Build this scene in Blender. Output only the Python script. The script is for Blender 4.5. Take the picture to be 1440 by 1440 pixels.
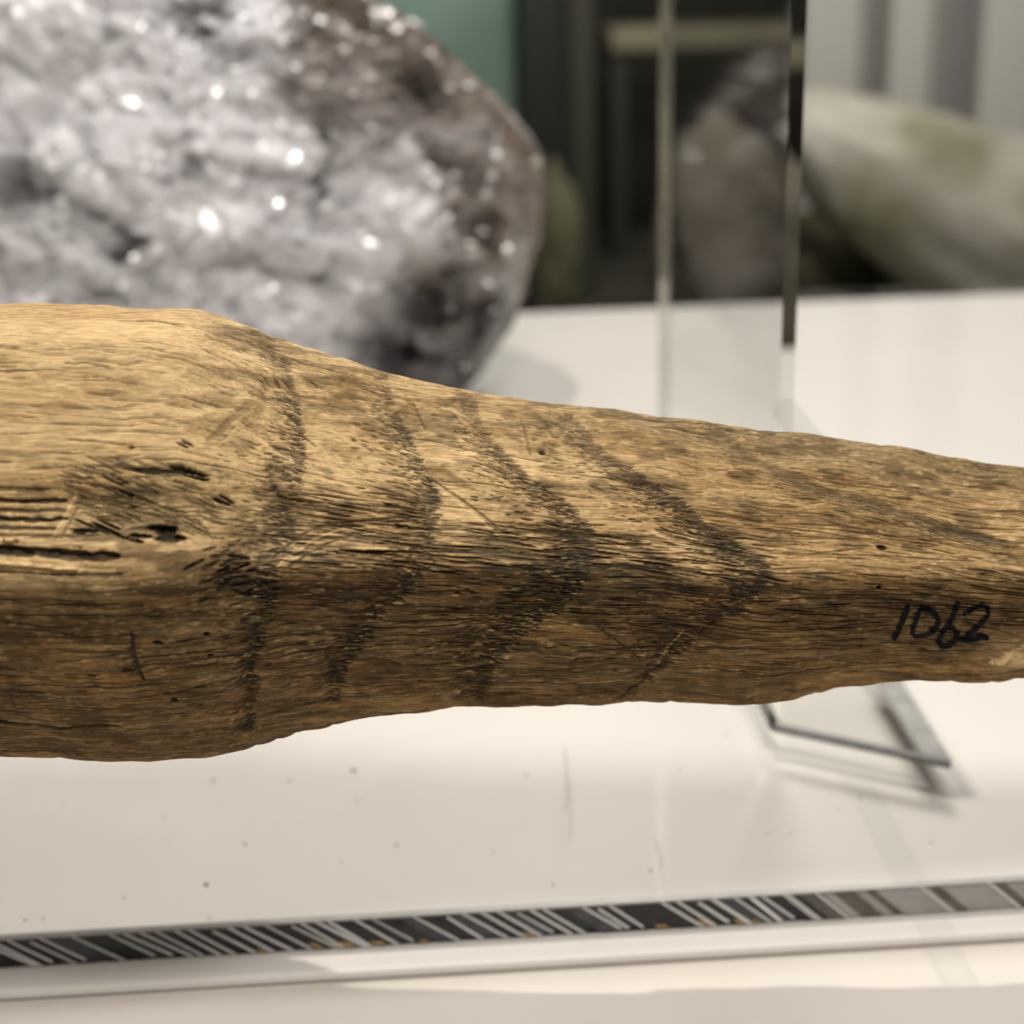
import bpy, bmesh, math, random
import numpy as np
from mathutils import Vector, Matrix

for o in list(bpy.data.objects):
    bpy.data.objects.remove(o, do_unlink=True)
scene = bpy.context.scene
COL = scene.collection
rad = math.radians

# ------------------------------------------------------------------ camera
FPX = 2283.0                      # focal length in pixels of the 1440 px photograph
CH = 0.135                        # camera height above the sheet, metres
psi, th, rho = rad(3.0), rad(20.0), rad(-1.6)
Fv = np.array([math.sin(psi)*math.cos(th), math.cos(psi)*math.cos(th), -math.sin(th)])
R0 = np.array([math.cos(psi), -math.sin(psi), 0.0])
U0 = np.cross(R0, Fv)
Rv = math.cos(rho)*R0 + math.sin(rho)*U0
Uv = -math.sin(rho)*R0 + math.cos(rho)*U0
CAM = np.array([0.0, 0.0, CH])
cd = bpy.data.cameras.new("camera")
cam = bpy.data.objects.new("camera", cd)
COL.objects.link(cam)
cam.matrix_world = Matrix(((Rv[0], Uv[0], -Fv[0], 0), (Rv[1], Uv[1], -Fv[1], 0), (Rv[2], Uv[2], -Fv[2], CH), (0, 0, 0, 1)))
cd.sensor_width = 36.0
cd.lens = 36.0*FPX/1440.0
cd.clip_start = 0.01
cd.clip_end = 20.0
cd.dof.use_dof = True
cd.dof.focus_distance = 0.188
cd.dof.aperture_fstop = cd.lens/2.9
scene.camera = cam

# ------------------------------------------------------------------ world and lamps
w = bpy.data.worlds.new("World"); scene.world = w; w.use_nodes = True
w.node_tree.nodes["Background"].inputs[0].default_value = (1.0, 0.97, 0.93, 1)
w.node_tree.nodes["Background"].inputs[1].default_value = 0.14
scene.view_settings.view_transform = 'Standard'
scene.view_settings.look = 'None'
scene.view_settings.gamma = 1.0
scene.view_settings.use_curve_mapping = False
scene.view_settings.exposure = 0.0
scene.render.engine = 'CYCLES'
scene.cycles.max_bounces = 32; scene.cycles.transmission_bounces = 32; scene.cycles.glossy_bounces = 24; scene.cycles.transparent_max_bounces = 32

def lamp(name, loc, tgt, power, size, color):
    ld = bpy.data.lights.new(name, 'AREA')
    ld.shape = 'DISK'; ld.size = size; ld.energy = power; ld.color = color
    o = bpy.data.objects.new(name, ld); COL.objects.link(o)
    o.location = loc
    o.rotation_euler = (Vector(tgt)-Vector(loc)).to_track_quat('-Z', 'Y').to_euler()
    return o
spot = lamp("case_spotlight", (-0.050, 0.314, 0.62), (0.03, 0.24, 0.0), 2.0, 0.010, (1.0, 0.945, 0.87))
lamp("gallery_lamp", (0.06, -0.13, 0.56), (0.0, 0.24, 0.0), 2.5, 0.12, (1.0, 0.95, 0.88))
lamp("rear_board_fill", (0.16, 0.78, 0.52), (0.14, 0.50, 0.0), 2.7, 0.24, (1.0, 0.96, 0.9))  # unseen fill added to brighten the rear of the board
lamp("exhibit_fill", (0.42, 0.72, 0.75), (0.42, 1.1, 0.0), 1.2, 0.15, (1.0, 0.97, 0.9))  # unseen fill added for the pale exhibits at the back

# ------------------------------------------------------------------ pixel helpers
def ray(px, py):
    return Fv + Rv*((px-720.0)/FPX) - Uv*((py-720.0)/FPX)
def at_z(px, py, z):
    d = ray(px, py); t = (z-CAM[2])/d[2]
    return CAM + d*t
def at_y(px, py, y):
    d = ray(px, py); t = y/d[1]
    return CAM + d*t
def project(P):
    q = P-CAM
    dep = q@Fv
    return 720+FPX*(q@Rv)/dep, 720-FPX*(q@Uv)/dep, dep

# ------------------------------------------------------------------ object helpers
def tag(o, label=None, cat=None, group=None, kind=None):
    if label: o["label"] = label
    if cat: o["category"] = cat
    if group: o["group"] = group
    if kind: o["kind"] = kind
    return o
def link(name, me, mat, parent=None, smooth=False):
    o = bpy.data.objects.new(name, me); COL.objects.link(o)
    if mat is not None and not me.materials: me.materials.append(mat)
    if smooth: me.polygons.foreach_set("use_smooth", [True]*len(me.polygons))
    if parent is not None: o.parent = parent
    return o
def pyobj(name, vs, fs, mat, parent=None, smooth=False):
    me = bpy.data.meshes.new(name); me.from_pydata([tuple(map(float, v)) for v in vs], [], fs); me.update()
    bm = bmesh.new(); bm.from_mesh(me); bmesh.ops.recalc_face_normals(bm, faces=bm.faces[:]); bm.to_mesh(me); bm.free()
    return link(name, me, mat, parent, smooth)
def box(name, lo, hi, mat, parent=None, bevel=0.0, seg=3):
    bm = bmesh.new(); bmesh.ops.create_cube(bm, size=1.0)
    lo = np.array(lo, float); hi = np.array(hi, float)
    for v in bm.verts:
        for k in range(3): v.co[k] = (lo[k]+hi[k])/2 + v.co[k]*(hi[k]-lo[k])
    if bevel: bmesh.ops.bevel(bm, geom=bm.edges[:], offset=bevel, segments=seg, affect='EDGES', profile=0.5)
    me = bpy.data.meshes.new(name); bm.to_mesh(me); bm.free()
    o = link(name, me, mat, parent, bool(bevel))
    return o
def empty(name, loc=(0, 0, 0)):
    o = bpy.data.objects.new(name, None); COL.objects.link(o); o.location = loc; o.empty_display_size = 0.01
    return o

# ------------------------------------------------------------------ materials
def new_mat(name):
    m = bpy.data.materials.new(name); m.use_nodes = True
    nt = m.node_tree
    return m, nt, nt.nodes["Principled BSDF"]
def plain(name, col, rough=0.5, spec=0.5, metal=0.0, noise=None, coat=0.0):
    m, nt, b = new_mat(name)
    b.inputs["Base Color"].default_value = (*col, 1)
    b.inputs["Roughness"].default_value = rough
    b.inputs["Specular IOR Level"].default_value = spec
    b.inputs["Metallic"].default_value = metal
    b.inputs["Coat Weight"].default_value = coat
    if noise:
        sc, col2, bump = noise
        tc = nt.nodes.new("ShaderNodeTexCoord")
        n = nt.nodes.new("ShaderNodeTexNoise"); n.inputs["Scale"].default_value = sc; n.inputs["Detail"].default_value = 6
        nt.links.new(tc.outputs["Object"], n.inputs["Vector"])
        r = nt.nodes.new("ShaderNodeValToRGB")
        r.color_ramp.elements[0].position = .35; r.color_ramp.elements[1].position = .68
        r.color_ramp.elements[0].color = (*col, 1); r.color_ramp.elements[1].color = (*col2, 1)
        nt.links.new(n.outputs["Fac"], r.inputs[0]); nt.links.new(r.outputs[0], b.inputs["Base Color"])
        if bump:
            bp = nt.nodes.new("ShaderNodeBump"); bp.inputs["Strength"].default_value = bump; bp.inputs["Distance"].default_value = .001
            nt.links.new(n.outputs["Fac"], bp.inputs["Height"]); nt.links.new(bp.outputs[0], b.inputs["Normal"])
    return m
def clear_mat(name, tint, ior, rough=0.02):
    m = bpy.data.materials.new(name); m.use_nodes = True
    nt = m.node_tree; nt.nodes.clear()
    out = nt.nodes.new("ShaderNodeOutputMaterial")
    tr = nt.nodes.new("ShaderNodeBsdfTransparent"); tr.inputs[0].default_value = (*tint, 1)
    gl = nt.nodes.new("ShaderNodeBsdfGlossy"); gl.inputs["Roughness"].default_value = rough
    fr = nt.nodes.new("ShaderNodeFresnel"); fr.inputs[0].default_value = ior
    mx = nt.nodes.new("ShaderNodeMixShader")
    ge = nt.nodes.new("ShaderNodeNewGeometry")          # light leaving the pane is not mirrored a second time
    inv_b = nt.nodes.new("ShaderNodeMath"); inv_b.operation = 'SUBTRACT'; inv_b.inputs[0].default_value = 1.0
    nt.links.new(ge.outputs["Backfacing"], inv_b.inputs[1])
    mu = nt.nodes.new("ShaderNodeMath"); mu.operation = 'MULTIPLY'
    nt.links.new(fr.outputs[0], mu.inputs[0]); nt.links.new(inv_b.outputs[0], mu.inputs[1])
    nt.links.new(mu.outputs[0], mx.inputs[0]); nt.links.new(tr.outputs[0], mx.inputs[1]); nt.links.new(gl.outputs[0], mx.inputs[2])
    nt.links.new(mx.outputs[0], out.inputs[0])
    return m

M_board = plain("white_laminate", (.71, .675, .64), .5, .4, noise=(18, (.735, .70, .665), .02))
M_base = plain("beige_paint", (.66, .615, .56), .6, .3, noise=(40, (.69, .645, .59), .05))
M_clear = clear_mat("clear_sheet", (.985, .985, .98), 1.22, .06)
M_plate = clear_mat("clear_acrylic", (.93, .935, .93), 1.5, .01)
M_plate_edge = clear_mat("acrylic_polished_edge", (.30, .31, .31), 1.5, .05)
M_dark_edge = plain("dark_edge_reflection", (.007, .008, .010), .14, .4, noise=(500, (.020, .021, .023), .1))  # dark reflection in the clear cut edge, painted as a colour
M_mid_edge = plain("smoky_edge_reflection", (.06, .055, .05), .3, .5, noise=(300, (.14, .12, .10), .1))
M_grey_edge = plain("grey_edge_reflection", (.30, .295, .28), .35, .4, noise=(300, (.36, .35, .33), .05))
M_blue_edge = plain("blue_grey_edge_reflection", (.018, .022, .028), .14, .5, noise=(350, (.05, .055, .065), .1))
M_bright = plain("bright_edge_reflection", (.82, .82, .80), .3, .5)  # bright reflections along the clear cut edge, painted pale
M_amber_fleck = plain("amber_edge_fleck", (.30, .21, .09), .35, .5)
M_speck = plain("grey_dust", (.07, .065, .06), .8, .2)

# ------------------------------------------------------------------ value noise
def vnoise(x, y, seed):
    x = np.asarray(x, float); y = np.asarray(y, float)
    xi = np.floor(x).astype(np.int64); yi = np.floor(y).astype(np.int64)
    fx = x-xi; fy = y-yi
    fx = fx*fx*fx*(fx*(fx*6-15)+10); fy = fy*fy*fy*(fy*(fy*6-15)+10)
    def h(a, b):
        n = (a*374761393 + b*668265263 + seed*1274126177) & 0x7fffffff
        n = ((n ^ (n >> 13))*1274126177) & 0x7fffffff
        n = ((n ^ (n >> 16))*668265263) & 0x7fffffff
        return ((n ^ (n >> 15)) & 0xffffff)/float(0xffffff)
    a = h(xi, yi); b = h(xi+1, yi); c = h(xi, yi+1); d = h(xi+1, yi+1)
    return (a*(1-fx)+b*fx)*(1-fy)+(c*(1-fx)+d*fx)*fy
def fbm(x, y, seed, o=3):
    s = 0; a = .5; t = 0
    for k in range(o):
        s = s+a*vnoise(x*2**k, y*2**k, seed+k*17); t += a; a *= .55
    return s/t
def sstep(a, b, x):
    t = np.clip((x-a)/(b-a), 0, 1); return t*t*(3-2*t)

# ================================================================== SETTING
SHEET_T = 0.0046
YF = 0.2024                                # front edge of the clear sheet
YB = 0.6055                                # back edge of the plinth
zb = -SHEET_T-0.0006                       # top of the white board
y_ledge = at_z(720, 1352, zb)[1]           # front edge of the white board
XL, XR = -0.55, 0.75
FLOOR = -0.105
base = box("plinth_base", (XL, -0.10, FLOOR), (XR, YB+.004, zb-.0020), M_base, bevel=.002)
tag(base, "beige painted base block under the white board", "plinth", kind="structure")
board = box("white_board", (XL, y_ledge, zb-.0018), (XR, YB, zb), M_board, bevel=.0008, seg=4)
tag(board, "white laminate board with rounded front edge under the clear sheet", "board")

# clear sheet with its cut front edge
sheet = empty("clear_sheet", (0, YF, zb+.0002))
tag(sheet, "clear sheet lying on the white board, its cut front edge with painted dark and slanted bright reflections", "glass sheet")
def keep(o, par):
    o.parent = par; o.matrix_parent_inverse = Matrix.Translation(-Vector(par.location)); return o
pane = box("pane", (XL+.01, YF+.0004, zb+.0003), (XR-.01, YB-.006, 0.0), M_clear)
keep(pane, sheet)
# front edge: reflections painted as dark, smoky, grey and bright pieces, slanted like saw marks
def edge_x(px, top=True):
    return at_y(px, 1318-.0583*px if top else 1356-.0575*px, YF)[0]
ez0, ez1 = zb+.0003, 0.0
def slant_piece(name, pxa, pxb, mat, proud, lean=62, z0=0.0, z1=1.0, thick=.0006):
    """parallelogram prism on the front edge; px are photograph columns along the top line"""
    xs0, xs1 = edge_x(pxa), edge_x(pxb)
    lx = edge_x(pxa+lean)-edge_x(pxa)
    za = ez0+(ez1-ez0)*z0; zc = ez0+(ez1-ez0)*z1
    oa = lx*(1-z0); oc = lx*(1-z1)
    y0 = YF-proud; y1 = YF+thick
    jy = [rnd.uniform(-1, 1)*.00003*(1 if name == 'bright_reflection' else 3) for _ in range(4)]
    jy[3] = jy[0]+jy[2]-jy[1]
    vs = [(xs0+oa, y0+jy[0], za), (xs1+oa, y0+jy[1], za), (xs1+oc, y0+jy[2], zc), (xs0+oc, y0+jy[3], zc),
          (xs0+oa, y1, za), (xs1+oa, y1, za), (xs1+oc, y1, zc), (xs0+oc, y1, zc)]
    fs = [(0, 1, 2, 3), (7, 6, 5, 4), (0, 4, 5, 1), (1, 5, 6, 2), (2, 6, 7, 3), (3, 7, 4, 0)]
    o = pyobj(name, vs, fs, mat)
    keep(o, sheet)
    return o
rnd = random.Random(4)
px = -700.0
lines = []
while px < 1075:
    if px < -80: step = rnd.uniform(24, 60)
    else: step = rnd.choice([18, 22, 26, 30, 24, 34, 20])*rnd.uniform(.85, 1.15)
    lines.append(px); px += step
prev = -760.0
for k, p in enumerate(lines + [1085.0]):
    wln = rnd.choice([2.4, 3.2, 4.2, 3.0, 5.5]) if p > 700 else rnd.choice([2.0, 2.6, 3.4, 3.0])
    lean = 74-.018*p + rnd.uniform(-7, 7)
    slant_piece("edge_facet", prev, p, rnd.choice([M_dark_edge, M_dark_edge, M_dark_edge, M_blue_edge]), rnd.uniform(.0003, .00042), lean=74-.018*p)  # dark reflections in the cut edge, painted as slanted pieces
    if p < 1080 and rnd.random() < .86:
        slant_piece("bright_reflection", p, p+wln, M_bright, .00066+rnd.uniform(0, .0001), lean=lean, z0=rnd.choice([.02, .02, .02, .12]), z1=rnd.choice([.97, .97, .95, .85]))
    if 150 < p < 1000 and rnd.random() < .28:
        slant_piece("amber_fleck", p+rnd.uniform(5, 14), p+rnd.uniform(16, 26), M_amber_fleck, .0006, lean=lean, z0=.03, z1=rnd.uniform(.10, .24))
    prev = p
grey_run = [(1085, 1120, M_dark_edge), (1120, 1150, M_mid_edge), (1150, 1166, M_grey_edge), (1166, 1196, M_mid_edge), (1196, 1212, M_grey_edge),
            (1212, 1226, M_mid_edge), (1226, 1300, M_grey_edge), (1300, 1318, M_mid_edge), (1318, 1392, M_grey_edge), (1392, 1408, M_mid_edge), (1408, 1500, M_grey_edge)]
p = 1500
while p < 2300:
    grey_run.append((p, p+18, M_mid_edge)); grey_run.append((p+18, p+110, M_grey_edge)); p += 110
for a, b, m in grey_run:
    slant_piece("edge_facet", a, b, m, rnd.uniform(.0003, .00042), lean=48)
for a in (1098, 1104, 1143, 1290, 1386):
    slant_piece("bright_reflection", a, a+2.6, M_bright, .0007, lean=50)
# thin polished arris along the top of the edge
ar = box("arris", (XL+.01, YF-.0007, -.0002), (XR-.01, YF+.0005, .00008), M_grey_edge); keep(ar, sheet)

# display floor, back wall behind the plinth
floor = box("display_floor", (-1.2, YB+.006, FLOOR-.02), (1.6, 1.40, FLOOR), plain("dark_display_floor", (.05, .047, .035), .6, .3), bevel=.002)
tag(floor, kind="structure")
wall = box("back_wall", (-1.2, 1.405, FLOOR-.02), (1.6, 1.43, .75), plain("olive_black_wall", (.035, .035, .026), .7, .3, noise=(9, (.055, .052, .038), .1)))
tag(wall, kind="structure")

# ================================================================== WOODEN CLUB
TOP = np.array([(-700, 470), (-400, 438), (-150, 429), (0, 428), (100, 430), (200, 432), (250, 434), (300, 443), (350, 461), (400, 480), (450, 494), (500, 508), (550, 522), (600, 534), (650, 544), (700, 553), (800, 570), (900, 584), (1000, 597), (1100, 609), (1200, 622), (1280, 632), (1310, 639), (1380, 648), (1440, 655), (1600, 676), (1900, 705), (2300, 735)], float)
BOT = np.array([(-700, 1030), (-400, 1055), (-150, 1064), (0, 1066), (60, 1068), (150, 1072), (210, 1073), (280, 1068), (340, 1055), (380, 1042), (420, 1030), (480, 1018), (550, 1010), (620, 1001), (660, 996), (700, 994), (800, 993), (850, 990), (900, 989), (1000, 990), (1050, 989), (1100, 983), (1160, 971), (1220, 963), (1270, 960), (1340, 959), (1390, 957), (1420, 952), (1440, 950), (1600, 938), (1900, 915), (2300, 890)], float)
def smooth_interp(x, pts):
    xs = np.linspace(x.min()-20, x.max()+20, 3000)
    ys = np.interp(xs, pts[:, 0], pts[:, 1])
    k = np.exp(-np.linspace(-2, 2, 21)**2); k /= k.sum()
    yp = np.pad(ys, 10, mode='edge')
    return np.interp(x, xs, np.convolve(yp, k, mode='valid'))
cx = np.concatenate([np.arange(-620, -190, 9.0), np.arange(-190, 1640, 2.0), np.arange(1640, 2150, 9.0)])
NI = len(cx)
front = np.linspace(rad(-118), rad(118), 800)
back = np.linspace(rad(118), rad(242), 142)[1:-1]
phi = np.concatenate([front, back]); NJ = len(phi); NF = len(front)
YC = 0.187
yt = smooth_interp(cx, TOP); yb_ = smooth_interp(cx, BOT)
# cross-section: rounded polygon with a ridge that faces the viewer
def section(ang, vert, blend):
    v = np.radians(np.array(vert, float)); out = np.full_like(ang, 9.0)
    n = len(v)
    a2 = (ang+math.pi) % (2*math.pi)-math.pi
    best = None
    for k in range(n):
        a, b = v[k], v[(k+1) % n]
        if b < a: b += 2*math.pi
        mid = (a+b)/2; half = (b-a)/2
        d = (a2-mid+math.pi) % (2*math.pi)-math.pi
        r = math.cos(half)/np.maximum(np.cos(d), .2)
        q = r**-14
        best = q if best is None else np.maximum(best, q)
    # smooth max of 1/r over the facets
    s = 0
    for k in range(n):
        a, b = v[k], v[(k+1) % n]
        if b < a: b += 2*math.pi
        mid = (a+b)/2; half = (b-a)/2
        d = (a2-mid+math.pi) % (2*math.pi)-math.pi
        s = s+np.maximum(np.cos(d)/math.cos(half), 0.01)**40
    r = s**(-1/40)
    return 1*(1-blend)+r*blend
secA = section(phi, (-14, 48, 100, 165, -140, -78), .75)       # rounder left end
secB = section(phi, (-8, 70, 130, 200-360, -84), .92)          # ridged right end
tb = sstep(150, 520, cx)[:, None]
sec = secA[None, :]*(1-tb)+secB[None, :]*tb
s_up = (sec*np.sin(phi)).max(1); s_dn = -(sec*np.sin(phi)).min(1)
mid = (yt+yb_)/2
ends = np.sqrt(np.clip(np.minimum((cx-cx[0])/70, (cx[-1]-cx)/70), 0, 1))
ends = np.maximum(ends, .02)
def build_base(yt, yb_):
    mid = (yt+yb_)/2; hp = (yb_-yt)/2
    A = np.array([at_y(a, b, YC) for a, b in zip(cx, mid)])
    dep = (A-CAM)@Fv
    Rm = hp*dep/FPX
    n = CAM[None, :]-A; n[:, 0] = 0; n /= np.linalg.norm(n, axis=1)[:, None]
    u = np.cross(np.array([1.0, 0, 0]), -n); u *= np.sign(u[:, 2:3])
    # centre the section so that its silhouettes sit on the traced outlines
    sc = 2/(s_up+s_dn); sh = (s_dn-s_up)/2*sc
    rr = sec*sc[:, None]*Rm[:, None]*ends[:, None]
    P = A[:, None, :]+rr[:, :, None]*(np.cos(phi)[None, :, None]*n[:, None, :]+np.sin(phi)[None, :, None]*u[:, None, :])+(sh*Rm)[:, None, None]*u[:, None, :]
    N = np.cos(phi)[None, :, None]*n[:, None, :]+np.sin(phi)[None, :, None]*u[:, None, :]
    return P, N, Rm, rr
ytc, ybc = yt.copy(), yb_.copy()
for it in range(3):                       # make the projected outline follow the traced one
    P, N, Rm, rr = build_base(ytc, ybc)
    X, Y, _ = project(P.reshape(-1, 3)); X = X.reshape(NI, NJ); Y = Y.reshape(NI, NJ)
    jt = Y.argmin(1); jb = Y.argmax(1)
    r_ = np.arange(NI)
    et = np.interp(X[r_, jt], cx, yt)-Y[r_, jt]; eb = np.interp(X[r_, jb], cx, yb_)-Y[r_, jb]
    k = np.ones(31)/31
    et = np.convolve(np.pad(et, 15, mode='edge'), k, 'valid'); eb = np.convolve(np.pad(eb, 15, mode='edge'), k, 'valid')
    ytc += et; ybc += eb
P, N, Rm, rr = build_base(ytc, ybc)
X, Y, _ = project(P.reshape(-1, 3)); X = X.reshape(NI, NJ); Y = Y.reshape(NI, NJ)
MPX = 0.0000876                               # about one photograph pixel on the club, metres
# arc-length coordinates in photograph pixels (surface units)
su = np.concatenate([[0], np.cumsum(np.linalg.norm(np.diff(P[:, NF//2], axis=0), axis=1))])/MPX
sv = phi[None, :]*(rr/MPX)                 # per column

def inv(fx, fy):
    """photograph pixel -> (i, j) grid position on the front of the club"""
    i = np.interp(fx, cx, np.arange(NI))
    j = NF/2
    for _ in range(8):
        i0 = int(np.clip(i, 0, NI-2)); fr = i-i0
        yr = Y[i0, :NF]*(1-fr)+Y[i0+1, :NF]*fr
        a = yr.argmax(); b = yr.argmin()
        seg = yr[a:b+1][::-1]
        j = a+(len(seg)-1)-np.interp(fy, seg, np.arange(len(seg)))
        j0 = int(np.clip(j, 0, NF-2)); fj = j-j0
        xr = (X[i0, j0]*(1-fj)+X[i0, j0+1]*fj)*(1-fr)+(X[i0+1, j0]*(1-fj)+X[i0+1, j0+1]*fj)*fr
        dx = (X[min(i0+5, NI-1), j0]-X[max(i0-5, 0), j0])/10.0
        i = np.clip(i+(fx-xr)/max(dx, .3), 0, NI-2)
    return i, j
dispm = np.zeros((NI, NJ)); dark = np.zeros((NI, NJ)); pale = np.zeros((NI, NJ)); stain = np.zeros((NI, NJ))
def stamp(i, j, length, width, tilt, depth, dk, pl=0.0, sharp=2.0):
    """one elongated pore or groove: length and width in px on the surface, tilt in degrees (positive = down to the right)"""
    ii = int(round(i)); jj = int(round(j))
    if ii < 2 or ii > NI-3: return
    pi_ = max(abs(su[min(ii+1, NI-1)]-su[ii-1])/2, .5)
    rj = rr[ii, jj % NJ]/MPX
    pj = max(rj*abs(phi[1]-phi[0]), .2)
    hl = length/2; hw = width/2
    c, s = math.cos(rad(tilt)), math.sin(rad(tilt))
    wi = int((abs(c)*hl+abs(s)*hw)*1.1/pi_)+2; wj = int((abs(s)*hl+abs(c)*hw)*1.3/pj)+2
    i0, i1 = max(ii-wi, 0), min(ii+wi+1, NI); j0, j1 = max(jj-wj, 0), min(jj+wj+1, NF)
    if i1-i0 < 2 or j1-j0 < 2: return
    gi = (su[i0:i1]-np.interp(i, np.arange(NI), su))[:, None]
    gj = -((np.arange(j0, j1)-j)*pj)[None, :]          # downwards positive
    a = (gi*c+gj*s)/hl; b = (-gi*s+gj*c)/hw
    f = np.clip(1-(np.abs(a)**2.5+np.abs(b)**sharp), 0, 1)
    f = np.minimum(f*1.8, 1)
    D = dispm[i0:i1, j0:j1]; np.minimum(D, -depth*f if depth > 0 else D, out=D)
    if depth < 0: D += -depth*f
    K = dark[i0:i1, j0:j1]; np.maximum(K, dk*f, out=K)
    if pl: L = pale[i0:i1, j0:j1]; np.maximum(L, pl*f, out=L)
def line(pts, width, depth, dk, pl=0.0, jitter=0.0):
    pts = np.array(pts, float)
    for (x0, y0), (x1, y1) in zip(pts[:-1], pts[1:]):
        i0, j0 = inv(x0, y0); i1, j1 = inv(x1, y1)
        L = math.hypot(x1-x0, y1-y0); n = max(int(L/(width*.7+3)), 1)
        tilt = math.degrees(math.atan2(y1-y0, x1-x0))
        for k in range(n+1):
            t = k/n
            stamp(i0+(i1-i0)*t, j0+(j1-j0)*t+rnd.uniform(-jitter, jitter), width*2.6+6, width*rnd.uniform(.75, 1.15), tilt, depth*rnd.uniform(.7, 1.1), dk*rnd.uniform(.8, 1), pl)
rnd = random.Random(11)
mm = 0.001

# --- growth rings: bands of short open pores
rings = [
    ([(372, 478), (390, 520), (404, 570), (407, 610), (402, 660), (392, 710), (374, 760), (362, 800), (362, 850), (354, 900), (347, 950), (346, 1000), (343, 1035)], [34, 40, 40, 44, 52, 56, 74, 66, 36, 26, 24, 22, 20], 1.15, 0),
    ([(527, 522), (536, 560), (552, 600), (566, 640), (588, 680), (596, 720), (590, 760), (572, 800), (545, 835), (515, 870), (490, 905), (470, 945), (463, 990)], [24, 30, 36, 44, 52, 50, 46, 56, 54, 44, 36, 32, 24], 1.0, 0),
    ([(650, 558), (664, 590), (684, 630), (708, 660), (745, 690), (780, 720), (800, 750), (800, 785), (785, 815), (755, 850), (710, 880), (680, 915), (660, 950), (656, 985)], [20, 24, 32, 42, 62, 66, 64, 84, 104, 104, 84, 64, 58, 46], 1.15, 0),
    ([(775, 585), (812, 620), (850, 650), (890, 675), (925, 700), (960, 730), (1000, 762), (1050, 792), (1056, 815), (1025, 840), (985, 862), (950, 890), (925, 920), (905, 955)], [50, 44, 50, 54, 60, 66, 66, 50, 60, 92, 110, 90, 54, 26], 1.0, 0),
    ([(1000, 608), (1040, 640), (1090, 665), (1150, 688), (1210, 702), (1270, 722), (1330, 742), (1400, 765)], [18, 24, 28, 34, 40, 46, 40, 34], .8, 8),
]
ringd = np.full((NI, NJ), 0.0)
for pts, wd, strg, tl in rings:
    pts = np.array(pts, float)
    seg = np.hypot(*np.diff(pts, axis=0).T); cum = np.concatenate([[0], np.cumsum(seg)])
    tot = cum[-1]
    # soft stain under the pores
    for s_ in np.arange(0, tot, 9):
        x = np.interp(s_, cum, pts[:, 0]); y = np.interp(s_, cum, pts[:, 1]); wb = np.interp(s_, cum, wd)
        i, j = inv(x, y)
        ii, jj = int(round(i)), int(round(j))
        i0, i1, j0, j1 = max(ii-60, 0), min(ii+60, NI), max(jj-30, 0), min(jj+30, NF)
        g = np.exp(-(((su[i0:i1]-su[ii])/(wb*.5))**2)[:, None]-((np.arange(j0, j1)-j)/9.0)[None, :]**2)
        S = stain[i0:i1, j0:j1]; np.maximum(S, g*strg*(.25+.75*float(sstep(640, 800, y)))*(.35 if tl else 1), out=S)
    ph = rnd.uniform(0, 99)
    for n in range(int(tot*np.mean(wd)/19*(1.5 if tl else 1))):
        s_ = rnd.uniform(0, tot)
        dens = .35+1.0*float(vnoise(s_/26+ph, 0.5, 301))
        if rnd.random() > dens: continue
        x = np.interp(s_, cum, pts[:, 0])+12*(float(vnoise(s_/38+ph, 3.5, 303))-.5); y = np.interp(s_, cum, pts[:, 1]); wb = np.interp(s_, cum, wd)*(.7+.7*float(vnoise(s_/30+ph, 7.5, 305)))
        # pores crowd towards the outer (right) side of each ring
        off = max(wb*.42-rnd.expovariate(1/(wb*.36)), -wb*1.3)
        i, j = inv(x+off, y+rnd.uniform(-5, 5))
        L = rnd.uniform(7, 19)*(1.9 if tl else 1.0); W = rnd.uniform(1.6, 3.0)
        tilt = tl+4+10*(float(vnoise(x/30, y/30, 307))-.5)*2+rnd.gauss(0, 5)
        fade = float(sstep(0, 120, y-pts[0, 1]))*.35+.65
        stamp(i, j, L, W, tilt, rnd.uniform(.10, .27)*mm*strg*fade, rnd.uniform(.5, 1.0)*min(strg, 1)*fade)
        if rnd.random() < .08:
            i, j = inv(x+off+rnd.uniform(-6, 6), y+rnd.uniform(3, 6))
            stamp(i, j, L*.8, 2.4, tilt, -.10*mm, 0, .55)
    # scattered early pores left of the ring
    for n in range(int(tot*.35)):
        s_ = rnd.uniform(0, tot)
        x = np.interp(s_, cum, pts[:, 0])-rnd.expovariate(1/38.0); y = np.interp(s_, cum, pts[:, 1])
        i, j = inv(x-8, y+rnd.uniform(-5, 5))
        stamp(i, j, rnd.uniform(7, 16), rnd.uniform(1.8, 3.0), tl+rnd.gauss(3, 10), rnd.uniform(.05, .16)*mm, rnd.uniform(.2, .6)*strg)

# --- grooves at the left end
for yy, xe, wd, dp, dk in ((686, 62, 5, .35, .7), (702, 82, 6, .6, .95), (716, 85, 5, .4, .7), (729, 84, 6, .6, .95), (742, 74, 5, .4, .7), (753, 130, 4, .3, .5)):
    line([(-90, yy-2), (0, yy), (xe*.5, yy+2), (xe, yy+1)], wd, dp*mm, dk, jitter=.8)
line([(-120, 768), (0, 773), (70, 779), (148, 784)], 13, 1.0*mm, 1.0, jitter=1.0)
line([(-120, 790), (0, 791), (80, 799), (155, 803)], 4, -.35*mm, 0, .8)
line([(-60, 803), (60, 808), (165, 808)], 4, .3*mm, .7)
line([(-120, 758), (60, 760), (150, 766)], 6, -.35*mm, 0, .6)
line([(-90, 1017), (0, 1019), (80, 1023), (155, 1021)], 7, .5*mm, .85)
line([(78, 748), (104, 698)], 6, -.3*mm, 0, .8)
line([(88, 752), (112, 704)], 4, .25*mm, .5)
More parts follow.
